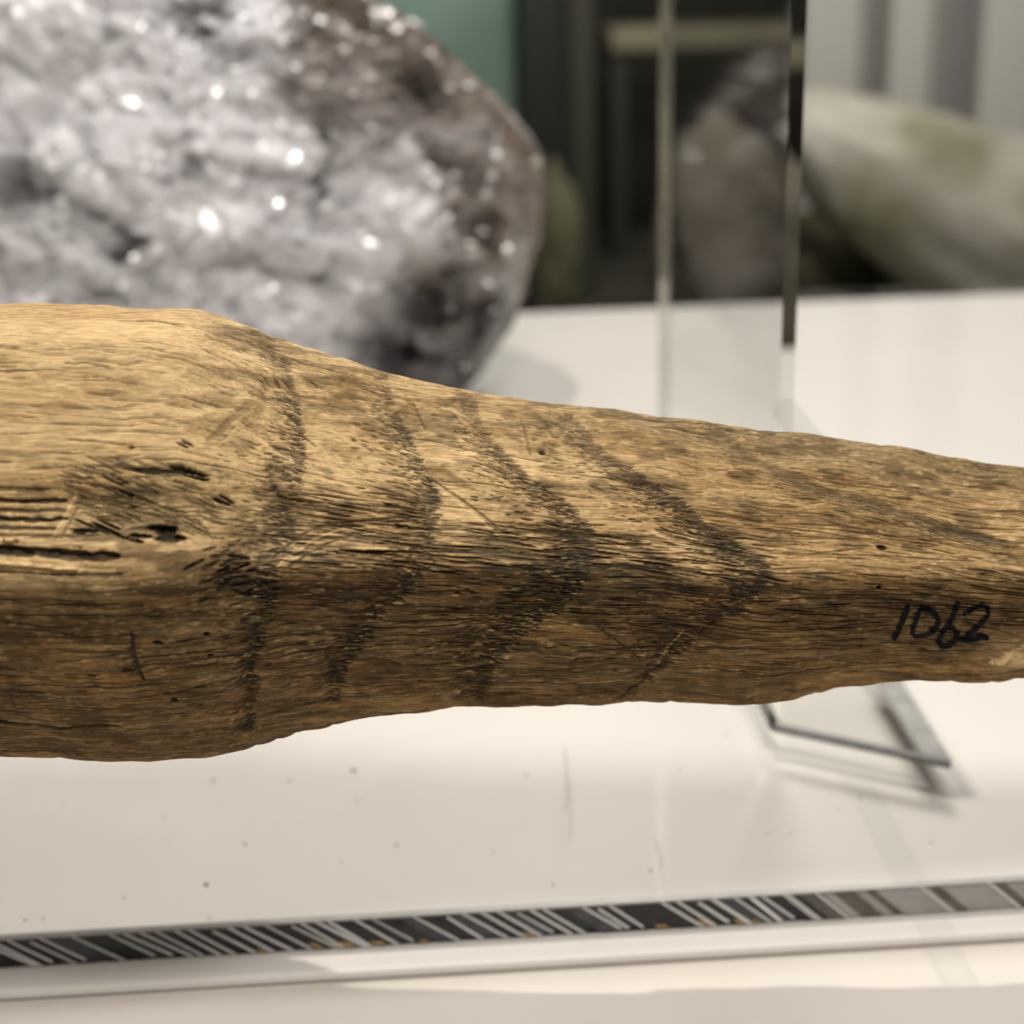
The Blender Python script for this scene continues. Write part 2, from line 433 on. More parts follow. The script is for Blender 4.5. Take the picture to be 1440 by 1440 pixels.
# --- knot
for n in range(190):
    a = rnd.uniform(0, 2*math.pi); q = math.sqrt(rnd.random())
    x = 212+q*math.cos(a)*112; y = 700+q*math.sin(a)*52+(x-212)*.14
    i, j = inv(x, y)
    stamp(i, j, rnd.uniform(16, 48), rnd.uniform(1.8, 4.5), rnd.gauss(17, 10), rnd.uniform(.12, .45)*mm, rnd.uniform(.1, .8))
for x, y, L, W, t, dp in ((200, 659, 60, 9, 6, .9), (245, 662, 90, 12, 9, 1.3), (275, 668, 50, 8, 8, 1.0), (240, 752, 58, 19, 7, 1.7), (308, 703, 40, 8, 22, 1.0), (140, 742, 70, 11, 24, 1.1), (120, 750, 40, 9, 6, .9), (165, 672, 50, 8, 26, .9), (175, 690, 60, 7, 28, .8), (262, 625, 30, 6, 25, .6), (190, 757, 50, 8, 10, .9)):
    i, j = inv(x, y)
    for q in range(4): stamp(i+rnd.uniform(-.22, .22)*L/2, j+rnd.uniform(-.3, .3)*W, L*rnd.uniform(.4, .8), W*rnd.uniform(.3, .7), t+rnd.uniform(-4, 4), dp*mm*rnd.uniform(.5, .9), 1.0)
for n in range(50):
    i, j = inv(rnd.gauss(318, 26), rnd.gauss(808, 22))
    stamp(i, j, rnd.uniform(10, 26), rnd.uniform(3, 7), rnd.gauss(-12, 14), rnd.uniform(.2, .6)*mm, rnd.uniform(.5, 1))
# --- long open grain either side of the ridge
for (x0, x1, y0, y1, n) in ((405, 590, 690, 800, 110), (600, 830, 735, 808, 130), (830, 1080, 752, 812, 80), (380, 700, 800, 900, 70), (700, 1060, 815, 900, 90), (1060, 1460, 800, 860, 70), (0, 330, 830, 1010, 70), (380, 900, 900, 985, 70), (905, 1440, 860, 955, 80), (1000, 1440, 690, 790, 120), (0, 330, 440, 660, 70), (850, 1440, 600, 700, 60)):
    for q in range(n):
        x = rnd.uniform(x0, x1); y = rnd.uniform(y0, y1)
        i, j = inv(x, y)
        strong = 1.0 if y0 in (690, 735, 752) and x0 < 1000 else .5
        stamp(i, j, rnd.uniform(25, 110), rnd.uniform(1.8, 4.2), rnd.gauss(2 if x < 900 else 5, 4), rnd.uniform(.1, .36)*mm*strong*1.4, rnd.uniform(.3, .95)*strong)
# ridges and scratches
line([(608, 678), (640, 702), (697, 750)], 4.5, -.28*mm, 0, .9)
line([(612, 672), (646, 698), (702, 744)], 4, .25*mm, .8)
line([(395, 795), (430, 780), (470, 772), (540, 772)], 4.5, -.3*mm, 0, .9)
line([(388, 782), (425, 752), (460, 736), (555, 728)], 4, .3*mm, .8)
line([(398, 790), (440, 760), (480, 744), (550, 740)], 4, -.25*mm, 0, .7)
line([(410, 795), (452, 768), (500, 752)], 3.5, .25*mm, .7)
line([(300, 612), (350, 572)], 9, .2*mm, .35); line([(310, 625), (356, 585)], 3, -.2*mm, 0, .5)
line([(415, 600), (440, 622)], 3, .3*mm, .9)
line([(925, 752), (960, 768), (995, 775)], 7, -.3*mm, 0, .8)
line([(585, 575), (596, 597)], 4, .15*mm, .6)
line([(735, 590), (745, 630)], 5, .2*mm, .45)
line([(845, 885), (890, 920)], 4, .2*mm, .5)
line([(925, 935), (960, 890)], 3, -.2*mm, 0, .5)
line([(1400, 925), (1440, 905)], 7, -.4*mm, 0, .9)
line([(1210, 842), (1290, 846)], 4, .2*mm, .7)
line([(870, 985), (900, 965), (925, 940)], 4, .3*mm, .7)
for x, y, a_, b_ in ((762, 631, 10, 8), (185, 628, 7, 5), (1237, 826, 9, 7), (1240, 770, 16, 8), (1211, 911, 6, 6), (290, 892, 9, 7), (222, 905, 14, 6), (181, 943, 20, 7), (245, 988, 8, 8), (296, 920, 7, 5), (128, 950, 12, 6)):
    i, j = inv(x, y); stamp(i, j, a_, b_, 10, .6*mm, 1.0)
line([(186, 900), (186, 920), (198, 952)], 6, .3*mm, .9)
line([(155, 452), (200, 453), (250, 458)], 5, .3*mm, .75)
for x, y, L in ((60, 460, 24), (200, 482, 40), (220, 492, 36), (125, 510, 40), (145, 515, 36), (320, 510, 50), (330, 490, 30), (300, 500, 40), (100, 511, 22), (10, 515, 30)):
    i, j = inv(x, y); stamp(i, j, L, 4, 4 if x < 280 else 20, .12*mm, .55)
for n in range(170):
    i = rnd.uniform(40, NI-40); j = rnd.uniform(40, NF-40)
    stamp(i, j, rnd.uniform(120, 380), rnd.uniform(1.5, 3.2), rnd.gauss(1.0, 1.2), rnd.uniform(.06, .22)*mm, rnd.uniform(.25, .8))
# --- fine pores everywhere, also on the far side
for n in range(5200):
    i = rnd.uniform(20, NI-20); j = rnd.uniform(5, NF-5)
    stamp(i, j, rnd.uniform(6, 34), rnd.uniform(1.2, 2.4), rnd.gauss(3, 6), rnd.uniform(.03, .1)*mm, rnd.random()**2*.65)

# --- broad and fine relief
SU = su[:, None]+np.zeros((1, NJ)); SV = -sv                 # down positive
drift = np.cumsum(.10*sstep(850, 1200, cx)*np.gradient(su))[:, None]
Q = SV-drift + 6*(vnoise(SU/90, SV/60, 5)-.5)*1.0
relief = (fbm(SU/170, Q/70, 1, 3)-.5)*1.2*mm
relief += (fbm(SU/60, Q/24, 2, 2)-.5)*.34*mm
fib = fbm(SU/55, Q/5.0, 3, 3)
fib2 = vnoise(SU/26, Q/3.4, 9)
rough_zone = .35+.9*sstep(-30, 30, Q*0+ (Y-680))*sstep(1000, 790, Y)
relief += (fib-.5)*.17*mm*rough_zone + (fib2-.5)*.06*mm*rough_zone
tool = vnoise(SU/34-Q/50, Q/30, 21)                          # shallow tool facets
relief += (np.abs(tool-.5)-.25)*.5*mm
rg = np.random.RandomState(8)
fx_ = rg.uniform(su[0], su[-1], 260); fy_ = rg.uniform(-700, 700, 260); tx = rg.normal(size=260)*.030; ty = rg.normal(size=260)*.055
best = np.full(SU.shape, 1e9); sec_ = np.full(SU.shape, 1e9); plane = np.zeros(SU.shape)
wx = SU+18*(vnoise(SU/30, SV/30, 181)-.5); wy = SV+14*(vnoise(SU/30, SV/30, 183)-.5)
for k in range(260):
    d_ = ((wx-fx_[k])/1.5)**2+(wy-fy_[k])**2
    cl = d_ < best
    best = np.where(cl, d_, best); plane = np.where(cl, (SU-fx_[k])*tx[k]+(SV-fy_[k])*ty[k], plane)
k5 = np.array([1, 2, 3, 2, 1])/9.0
for ax_ in (0, 1):
    for _ in range(2): plane = np.apply_along_axis(lambda v: np.convolve(v, k5, 'same'), ax_, plane)
fz = (.25+.75*sstep(300, 380, X)*sstep(1150, 950, X))*sstep(990, 900, Y)*sstep(10, 60, Y-np.interp(X, TOP[:, 0], TOP[:, 1]))
relief += np.clip(plane, -5, 5)*MPX*1.3*fz
# raised chip at the lower right and dip behind the first ring
relief += .9*mm*np.exp(-((X-1430)/45)**2-((Y-920)/22)**2)
relief -= 1.0*mm*np.exp(-((X-330)/60)**2-((Y-760)/50)**2)
relief -= 2.0*mm*np.exp(-((X-312)/44)**2-((Y-822)/34)**2)
relief -= .8*mm*np.exp(-((X-150)/120)**2-((Y-720)/45)**2)
relief += .8*mm*np.exp(-((X-240)/60)**2-((Y-775)/9)**2)
relief -= .35*mm*np.clip(stain, 0, 1)
total = (relief+dispm)*ends[:, None]
Pd = P+N*total[:, :, None]

# --- pigment, with facet shade painted in below the ridge
tone = fbm(SU/210, Q/60, 31, 3); blot = fbm(SU/70, Q/26, 41, 3); streak = fbm(SU/120, Q/4.2, 51, 3); fine = vnoise(SU/14, Q/2.6, 61)
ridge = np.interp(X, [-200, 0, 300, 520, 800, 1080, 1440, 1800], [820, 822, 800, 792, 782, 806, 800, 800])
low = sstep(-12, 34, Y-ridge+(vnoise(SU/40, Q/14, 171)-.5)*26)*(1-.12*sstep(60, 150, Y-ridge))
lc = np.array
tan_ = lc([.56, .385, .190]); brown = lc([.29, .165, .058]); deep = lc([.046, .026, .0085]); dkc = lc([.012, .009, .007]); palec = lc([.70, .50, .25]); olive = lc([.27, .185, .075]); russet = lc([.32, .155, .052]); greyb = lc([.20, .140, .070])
C = np.zeros((NI, NJ, 3))+tan_
def mix(c2, f):
    global C
    f = np.clip(f, 0, 1)[:, :, None]; C = C*(1-f)+c2*f
right = sstep(520, 1150, X)
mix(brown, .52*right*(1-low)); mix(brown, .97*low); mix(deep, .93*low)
mix(deep*.7, .85*np.exp(-((Y-ridge-30)/32)**2)*sstep(-200, 420, X))  # below the ridge: stained wood, darkened further with the facet's shade
mix(brown, sstep(.48, .72, tone)*.65*(1-.6*sstep(360, 250, X)*sstep(700, 640, Y))); mix(palec, sstep(.52, .78, 1-tone)*.5*(1-low))
mix(olive, sstep(.55, .75, blot)*.25); mix(russet, sstep(.56, .78, fbm(SU/50, Q/18, 71, 2))*.3)
mix(deep, sstep(.52, .84, streak)*(.40+.25*low)*(1-.45*sstep(360, 250, X)*sstep(700, 640, Y))); mix(palec, sstep(.5, .8, 1-streak)*.28*(1-.5*low)); mix(brown, (fine-.3)*.30)
mix(greyb, .75*right*sstep(60, 10, Y-np.interp(X, TOP[:, 0], TOP[:, 1])))
mix(deep, .55*sstep(.35, .6, blot)*sstep(280, 330, X)*sstep(420, 380, X)*sstep(50, 5, Y-np.interp(X, TOP[:, 0], TOP[:, 1])))
mix(deep*.9, .75*np.exp(-((X-322)/46)**2-((Y-812)/44)**2)*(.5+blot)); mix(olive, .6*np.exp(-((X-220)/120)**2-((Y-705)/55)**2)*sstep(.3, .6, blot+.15))
mix(palec, .8*np.exp(-((X-1430)/42)**2-((Y-925)/18)**2)); mix(russet, .8*np.exp(-((X-120)/5)**2-((Y-529)/5)**2)); mix(russet*.8, .9*np.exp(-((X-4)/6)**2-((Y-958)/9)**2))
mix(deep*.62, np.clip(stain, 0, 1.1)*(.05+.62*fbm(SU/16, Q/9, 131, 2)))
flk = fbm(SU/9, Q/3.0, 141, 2); calm = sstep(360, 250, X)*sstep(700, 640, Y); mix(deep*.6, sstep(.64, .84, flk)*.40*(1-.75*calm)); mix(palec, sstep(.62, .8, fbm(SU/11, Q/2.6, 151, 2))*.45*(1-.6*low))
cloud = fbm(SU/45, Q/22, 161, 3); mix(deep, sstep(.52, .72, cloud)*.5*(1-.7*calm))
mix(palec, pale*.75)
mix(dkc, np.clip(dark, 0, 1)*.93)
# ---- mesh
def grid_mesh(name, V, closed):
    ni, nj = V.shape[:2]
    idx = np.arange(ni*nj).reshape(ni, nj)
    if closed: nxt = np.roll(idx, -1, axis=1); a, b, c, d = idx[:-1], nxt[:-1], nxt[1:], idx[1:]
    else: a, b, c, d = idx[:-1, :-1], idx[:-1, 1:], idx[1:, 1:], idx[1:, :-1]
    F = np.stack([a, d, c, b], -1).reshape(-1, 4)
    me = bpy.data.meshes.new(name)
    me.vertices.add(ni*nj); me.vertices.foreach_set("co", V.reshape(-1).astype(np.float32))
    extra = []
    n = len(F)
    me.loops.add(n*4); me.loops.foreach_set("vertex_index", F.reshape(-1).astype(np.int32))
    me.polygons.add(n); me.polygons.foreach_set("loop_start", np.arange(0, n*4, 4, dtype=np.int32))
    me.polygons.foreach_set("use_smooth", np.ones(n, bool))
    me.update(); me.validate()
    return me
mw, nt, b = new_mat("weathered_wood")
b.inputs["Roughness"].default_value = .68; b.inputs["Specular IOR Level"].default_value = .15
at_ = nt.nodes.new("ShaderNodeAttribute"); at_.attribute_name = "pigment"
tc = nt.nodes.new("ShaderNodeTexCoord"); mp = nt.nodes.new("ShaderNodeMapping"); mp.inputs["Scale"].default_value = (450, 3600, 3600)
nz = nt.nodes.new("ShaderNodeTexNoise"); nz.inputs["Scale"].default_value = 1.0; nz.inputs["Detail"].default_value = 4
nt.links.new(tc.outputs["Object"], mp.inputs[0]); nt.links.new(mp.outputs[0], nz.inputs["Vector"])
mr = nt.nodes.new("ShaderNodeMapRange"); mr.inputs[1].default_value = .3; mr.inputs[2].default_value = .7; mr.inputs[3].default_value = .74; mr.inputs[4].default_value = 1.2
nt.links.new(nz.outputs["Fac"], mr.inputs[0])
vm = nt.nodes.new("ShaderNodeVectorMath"); vm.operation = 'SCALE'
nt.links.new(at_.outputs["Color"], vm.inputs[0]); nt.links.new(mr.outputs[0], vm.inputs["Scale"]); nt.links.new(vm.outputs[0], b.inputs["Base Color"])
bp = nt.nodes.new("ShaderNodeBump"); bp.inputs["Strength"].default_value = .5; bp.inputs["Distance"].default_value = .00012
nt.links.new(nz.outputs["Fac"], bp.inputs["Height"]); nt.links.new(bp.outputs[0], b.inputs["Normal"])
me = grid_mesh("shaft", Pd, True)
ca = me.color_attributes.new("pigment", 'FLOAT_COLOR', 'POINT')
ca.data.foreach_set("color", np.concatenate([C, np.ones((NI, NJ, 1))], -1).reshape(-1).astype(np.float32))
club = empty("wooden_club", tuple(at_y(720, 900, YC)))
tag(club, "weathered brown wooden club with dark growth rings and the number 1062 in ink", "wooden club")
shaft = link("shaft", me, mw); keep(shaft, club)

# ---- inked number, a thin film that follows the wood
strokes = [
    [(460, 320), (420, 410), (385, 500), (352, 588)],
    [(585, 338), (540, 385), (508, 470), (500, 545), (528, 578), (610, 565), (685, 515), (722, 440), (700, 390), (645, 352), (585, 338)],
    [(882, 295), (850, 390), (800, 475), (745, 560), (722, 630), (755, 665), (830, 648), (878, 600), (876, 540), (830, 495), (790, 500)],
    [(940, 392), (1010, 338), (1080, 302), (1130, 322), (1140, 390), (1100, 450), (1020, 520), (915, 598), (1000, 592), (1080, 572), (1130, 582)]]
sw = [4.2, 3.8, 3.8, 3.4]
M_ink = plain("black_ink", (.004, .004, .006), .7, .1)
i_lo, i_hi = int(np.interp(1200, cx, np.arange(NI)))-60, int(np.interp(1440, cx, np.arange(NI)))+20
jj_ = np.where((Y[(i_lo+i_hi)//2, :NF] > 835) & (Y[(i_lo+i_hi)//2, :NF] < 925))[0]
j_lo, j_hi = jj_.min()-20, jj_.max()+20
UP = 3
gi = np.arange(i_lo, i_hi, 1/UP); gj = np.arange(j_lo, j_hi, 1/UP)
def bil(A):
    i0 = gi.astype(int); fi = (gi-i0); j0 = gj.astype(int); fj = gj-j0
    if A.ndim == 3: fi = fi[:, None, None]; fj = fj[None, :, None]
    else: fi = fi[:, None]; fj = fj[None, :]
    return (A[np.ix_(i0, j0)]*(1-fi)+A[np.ix_(i0+1, j0)]*fi)*(1-fj)+(A[np.ix_(i0, j0+1)]*(1-fi)+A[np.ix_(i0+1, j0+1)]*fi)*fj
gX, gY = bil(X), bil(Y)
gP = bil(Pd)+bil(N+0)*0.00018
wob = (fbm(gX/7, gY/5, 91, 2)-.5)*1.6
gl = np.arange(gX.size).reshape(gX.shape)
for st, hw in zip(strokes, sw):
    pts = np.array([(1200+a/6, 800+b_/6) for a, b_ in st])
    dd = np.full(gX.shape, 99.0)
    for (x0, y0), (x1, y1) in zip(pts[:-1], pts[1:]):
        vx, vy = x1-x0, y1-y0
        t = np.clip(((gX-x0)*vx+(gY-y0)*vy)/(vx*vx+vy*vy), 0, 1)
        dd = np.minimum(dd, np.hypot(gX-x0-t*vx, gY-y0-t*vy))
    inside = dd+wob < hw
    q = inside[:-1, :-1] & inside[1:, :-1] & inside[:-1, 1:] & inside[1:, 1:]
    a, b2, c, d = gl[:-1, :-1][q], gl[1:, :-1][q], gl[1:, 1:][q], gl[:-1, 1:][q]
    Fq = np.stack([a, b2, c, d], -1)
    u_, inv_ = np.unique(Fq, return_inverse=True); Fq = inv_.reshape(-1, 4)
    m2 = bpy.data.meshes.new("ink_numeral"); m2.from_pydata(gP.reshape(-1, 3)[u_].tolist(), [], Fq.tolist()); m2.update()
    o = link("ink_numeral", m2, M_ink, None, True); keep(o, club)

# ================================================================== ACRYLIC UPRIGHT behind the club
Pf = at_z(1085, 1030, 0.0)
PT = 0.0023; PH = 0.128; PY1 = 0.385
up_ = empty("acrylic_upright", (Pf[0], Pf[1], 0))
tag(up_, "clear acrylic upright plate standing on the sheet behind the club", "acrylic stand")
x0, x1 = Pf[0]-.0004, Pf[0]-.0004+PT
def acrylic_edge(name):
    m, nt, b = new_mat(name); nt.nodes.remove(b)
    g = nt.nodes.new("ShaderNodeBsdfGlass"); g.inputs["IOR"].default_value = 1.22; g.inputs["Color"].default_value = (.95, .955, .945, 1)
    nt.links.new(g.outputs[0], nt.nodes["Material Output"].inputs[0])
    return m
plate = box("plate", (x0, Pf[1], .0003), (x1, PY1, PH), clear_mat("clear_acrylic_face", (.99, .992, .988), 1.33, .08)); keep(plate, up_)
plate.data.materials.append(acrylic_edge("clear_acrylic_edge"))
for pf_ in plate.data.polygons:
    if abs(pf_.normal.x) < .5: pf_.material_index = 1
fm, nt, b = new_mat("frosted_acrylic_edge"); nt.nodes.remove(b)
df = nt.nodes.new("ShaderNodeBsdfDiffuse"); df.inputs[0].default_value = (.55, .52, .42, 1)
tr_ = nt.nodes.new("ShaderNodeBsdfTransparent"); mx_ = nt.nodes.new("ShaderNodeMixShader"); mx_.inputs[0].default_value = .68
nt.links.new(df.outputs[0], mx_.inputs[1]); nt.links.new(tr_.outputs[0], mx_.inputs[2]); nt.links.new(mx_.outputs[0], nt.nodes["Material Output"].inputs[0])
keep(box("frosted_edge", (x0, PY1+.0002, .0003), (x1+.0006, PY1+.0012, PH), fm), up_)
# added clear foot; its dark bars paint the upright's shadow line and band
def flat_part(name, pix, z0_, z1_, mat):
    q = [at_z(a_, b_, 0.0) for a_, b_ in pix]; n_ = len(q)
    vs = [(v[0], v[1], z0_) for v in q]+[(v[0], v[1], z1_) for v in q]
    fs = [tuple(range(n_)), tuple(range(2*n_-1, n_-1, -1))]+[(k, (k+1) % n_, n_+(k+1) % n_, n_+k) for k in range(n_)]
    return keep(pyobj(name, vs, fs, mat), up_)
M_shadow_line = plain("painted_shadow_line", (.10, .10, .092), .35, .5, noise=(500, (.17, .168, .155), .1))  # tone of the upright's painted shadow line
M_shadow_band = plain("painted_shadow_band", (.24, .238, .22), .35, .5, noise=(260, (.36, .355, .33), .1))  # tone of the upright's painted shadow band
flat_part("added_foot", [(1094, 1024), (1296, 1071), (1215, 940), (1100, 945)], .0003, .0008, clear_mat("added_clear_foot", (.95, .952, .945), 1.3, .05))
flat_part("shadow_line", [(1086, 1030), (1336, 1083), (1338, 1077), (1088, 1023)], .0002, .0011, M_shadow_line)
flat_part("shadow_band", [(1300, 1071), (1338, 1076), (1252, 940), (1219, 940)], .0003, .0009, M_shadow_band)
# short pin from the plate to the back of the club
bm = bmesh.new()
bmesh.ops.create_cone(bm, cap_ends=True, segments=20, radius1=.0022, radius2=.0022, depth=1.0)
ic = int(np.interp(1085, cx, np.arange(NI)))
zc = float(at_y(1085, 790, YC)[2])
kk = np.argmin(np.abs(Pd[:, :, 0]-(x0+PT/2))+np.abs(Pd[:, :, 2]-zc)*1.0+(Pd[:, :, 1] < YC)*1.0)
yback = float(Pd.reshape(-1, 3)[kk][1])
ln = Pf[1]-yback+.0004
for v in bm.verts:
    v.co = Vector((x0+PT/2+v.co.x, yback-.0003+(v.co.z+.5)*ln, zc+v.co.y))
m2 = bpy.data.meshes.new("pin"); bm.to_mesh(m2); bm.free()
keep(link("pin", m2, M_plate, None, True), up_)

# ================================================================== MINERAL
def rock_mesh(name, subdiv, fn):
    bm = bmesh.new(); bmesh.ops.create_icosphere(bm, subdivisions=subdiv, radius=1.0)
    me = bpy.data.meshes.new(name); bm.to_mesh(me); bm.free()
    n = len(me.vertices); co = np.empty(n*3, np.float32); me.vertices.foreach_get("co", co); co = co.reshape(-1, 3).astype(float)
    out, colr = fn(co)
    me.vertices.foreach_set("co", out.reshape(-1).astype(np.float32))
    if colr is not None:
        a = me.color_attributes.new("pigment", 'FLOAT_COLOR', 'POINT')
        a.data.foreach_set("color", np.concatenate([colr, np.ones((n, 1))], -1).reshape(-1).astype(np.float32))
    me.update()
    return me
def noise3(p, sc, seed):
    return (vnoise(p[:, 0]*sc+p[:, 2]*sc*.61, p[:, 1]*sc-p[:, 2]*sc*.37, seed)+vnoise(p[:, 1]*sc+3.1*seed, p[:, 2]*sc+p[:, 0]*sc*.5, seed+5))/2
ROCK_Y = 0.485
cpx = np.array([300.0, 280.0])
Cw = at_y(cpx[0], cpx[1], ROCK_Y)
rdep = (Cw-CAM)@Fv; pxm = rdep/FPX
outline = np.array([(760, 262), (752, 215), (735, 180), (680, 125), (600, 58), (520, 12), (450, -8), (330, -60), (150, -110), (-60, -60), (-190, 80), (-220, 280), (-180, 480), (-40, 620), (200, 680), (400, 690), (560, 625), (660, 540), (702, 480), (735, 415), (756, 330)], float)
oa = np.arctan2(-(outline[:, 1]-cpx[1]), outline[:, 0]-cpx[0]); orad = np.hypot(outline[:, 0]-cpx[0], outline[:, 1]-cpx[1])*pxm
od = np.argsort(oa); oa = oa[od]; orad = orad[od]
oa = np.concatenate([oa-2*math.pi, oa, oa+2*math.pi]); orad = np.tile(orad, 3)
def mineral_fn(co):
    rg = np.random.RandomState(5)
    n = len(co)
    ang = np.arctan2(co[:, 1], co[:, 0]); q = np.sqrt(np.clip(1-co[:, 2]**2, 0, 1))
    r = np.interp(ang, oa, orad)
    x = np.cos(ang)*r*q; y = np.sin(ang)*r*q; z = co[:, 2]*.075
    p = np.stack([x, y, z], -1)
    # crystal blocks: every patch is a little tilted step of its own
    for cnt, amp, tilt, seed in ((70, .0020, .11, 1), (420, .0012, .16, 2), (2600, .0007, .30, 3)):
        sd = rg.normal(size=(cnt, 3)); sd /= np.linalg.norm(sd, axis=1)[:, None]
        best = np.full(n, -9.0); bi = np.zeros(n, int)
        for s0 in range(0, cnt, 300):
            dd = co@(sd[s0:s0+300]*np.array([1, 1, 1])).T
            m_ = dd.argmax(1); v_ = dd[np.arange(n), m_]
            up = v_ > best; best[up] = v_[up]; bi[up] = m_[up]+s0
        off = rg.normal(size=cnt)*amp; tl = rg.normal(size=(cnt, 3))*tilt
        d = off[bi]+((p-np.stack([np.interp(np.arctan2(sd[:, 1], sd[:, 0]), oa, orad)*np.cos(np.arctan2(sd[:, 1], sd[:, 0]))*np.sqrt(1-sd[:, 2]**2), np.interp(np.arctan2(sd[:, 1], sd[:, 0]), oa, orad)*np.sin(np.arctan2(sd[:, 1], sd[:, 0]))*np.sqrt(1-sd[:, 2]**2), sd[:, 2]*.075], -1)[bi])*tl[bi]).sum(1)
        edge = 1-.75*sstep(.80, 1.0, q)          # keep the outline
        p = p+co*(np.clip(d, -amp*3, amp*3)*edge)[:, None]
    nn = noise3(co, 9, 3); n2 = noise3(co, 26, 7); n3 = noise3(co, 4, 13)
    p += co*((nn-.5)*.003+(n2-.5)*.0016)[:, None]*(1-.5*sstep(.85, 1, q))[:, None]
    W = Cw[None, :]+p[:, :1]*Rv+p[:, 1:2]*Uv-p[:, 2:3]*Fv
    X_, Y_, _ = project(W)
    facing = co[:, 2] > -.2
    # cavities seen in the face
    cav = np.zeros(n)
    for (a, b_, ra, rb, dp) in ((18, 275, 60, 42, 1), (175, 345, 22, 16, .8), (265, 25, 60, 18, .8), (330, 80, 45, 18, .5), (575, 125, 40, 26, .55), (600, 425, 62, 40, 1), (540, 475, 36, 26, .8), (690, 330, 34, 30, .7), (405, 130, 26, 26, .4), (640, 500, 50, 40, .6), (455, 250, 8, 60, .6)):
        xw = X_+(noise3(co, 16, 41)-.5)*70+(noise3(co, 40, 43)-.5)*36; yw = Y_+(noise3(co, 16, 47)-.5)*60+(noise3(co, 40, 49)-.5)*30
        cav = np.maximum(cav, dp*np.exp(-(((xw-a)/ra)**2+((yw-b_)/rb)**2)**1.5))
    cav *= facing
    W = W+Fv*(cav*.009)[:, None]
    W[:, 2] = np.maximum(W[:, 2], .0004+.0015*n2*(W[:, 2] < .003))
    # pigment: silvery crystal face, brown weathered rind round the right and top
    crystal = lc([.66, .65, .675]); white = lc([.82, .81, .825]); brown_ = lc([.150, .115, .092]); dk = lc([.035, .028, .022]); grey = lc([.24, .225, .215])
    Cc = np.zeros((n, 3))+crystal
    def mx(c2, f):
        nonlocal Cc
        f = np.clip(f, 0, 1)[:, None]; Cc = Cc*(1-f)+c2*f
    mx(white, sstep(.48, .62, noise3(co, 11, 57))*.8); mx(grey, sstep(.5, .66, noise3(co*np.array([.6, 1.6, 1]), 6, 61))*.4); mx(grey*.6, sstep(.6, .74, n2)*.35)
    rind = sstep(.0, 1.0, (X_-530)/170+(noise3(co, 9, 19)-.5)*2.2)
    rind = np.maximum(rind, sstep(360, 440, X_)*sstep(250, 130, Y_+(nn-.5)*120)*.9)
    rind = np.maximum(rind, sstep(.1, -.35, co[:, 2]))
    mx(brown_, rind*(.70+.5*(n3))); mx(dk, sstep(.55, .7, noise3(co, 14, 23))*rind*.6)
    mx(dk, cav*.9); mx(lc([.016, .012, .014]), sstep(340, 470, Y_+(nn-.5)*160)*sstep(470, 590, X_+(n3-.5)*120)*.92)  # near-black lower right: shade of the undercut painted into the colour
    return W, Cc
mr_, nt, b = new_mat("silvery_mineral")
at2 = nt.nodes.new("ShaderNodeAttribute"); at2.attribute_name = "pigment"
nt.links.new(at2.outputs["Color"], b.inputs["Base Color"])
b.inputs["Roughness"].default_value = .22; b.inputs["Specular IOR Level"].default_value = .8
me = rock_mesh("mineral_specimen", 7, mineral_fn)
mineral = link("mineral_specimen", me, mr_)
tag(mineral, "large silvery grey crystalline mineral with brown rind standing on the white board", "mineral")

# ================================================================== BACKGROUND EXHIBITS (far out of focus)
def far_box(name, px0, px1, py0, Yd, dep, mat, label, cat, z0=FLOOR):
    a = at_y(px0, 300, Yd); c = at_y(px1, 300, Yd); t = at_y((px0+px1)/2, py0, Yd)
    o = box(name, (a[0], Yd, z0), (c[0], Yd+dep, t[2]), mat, bevel=.003)
    tag(o, label, cat); return o
M_green = plain("grey_green_paint", (.24, .36, .29), .6, .3, noise=(12, (.27, .39, .32), 0))
M_black = plain("black_metal", (.012, .014, .012), .5, .4)
far_box("green_panel", 500, 728, -190, 1.10, .03, M_green, "grey green panel standing behind the mineral", "panel")
far_box("dark_post", 734, 800, -190, 1.00, .05, M_black, "black upright post beside the green panel", "post")
far_box("olive_pillar", 800, 838, -190, 1.06, .04, plain("olive_black", (.045, .045, .030), .6), "narrow olive black pillar touching the black post", "post")
# pale fluted screen at the right, each flute a part
scr = empty("fluted_screen", tuple(at_y(1300, 400, 1.12)*np.array([1, 1, 0])+np.array([0, 0, FLOOR])))
tag(scr, "pale grey screen of upright flutes behind the pale slab", "screen")
M_flutes = [plain("pale_screen", (.62, .61, .55), .6, .3), plain("grey_screen", (.38, .37, .34), .6, .3), plain("lilac_screen", (.33, .31, .32), .6, .3)]
for a, c, k, dy in ((1118, 1205, 0, 0), (1205, 1238, 1, .02), (1238, 1300, 0, -.004), (1300, 1328, 1, .006), (1328, 1366, 2, .024), (1366, 1480, 0, 0), (1480, 1520, 1, .02), (1520, 1660, 0, 0), (1660, 1700, 2, .02), (1700, 1900, 0, 0)):
    A = at_y(a, 300, 1.12); B = at_y(c, 300, 1.12)
    keep(box("flute", (A[0]+.0006, 1.12+dy, FLOOR), (B[0]-.0006, 1.16+dy, .34), M_flutes[k], bevel=.006), scr)
YT = .96
M_slab = plain("pale_stone", (.50, .48, .42), .6, .3, noise=(16, (.20, .19, .115), .5))
M_brownrock = plain("olive_brown_stone", (.07, .062, .042), .7, .3, noise=(14, (.16, .145, .11), .4))
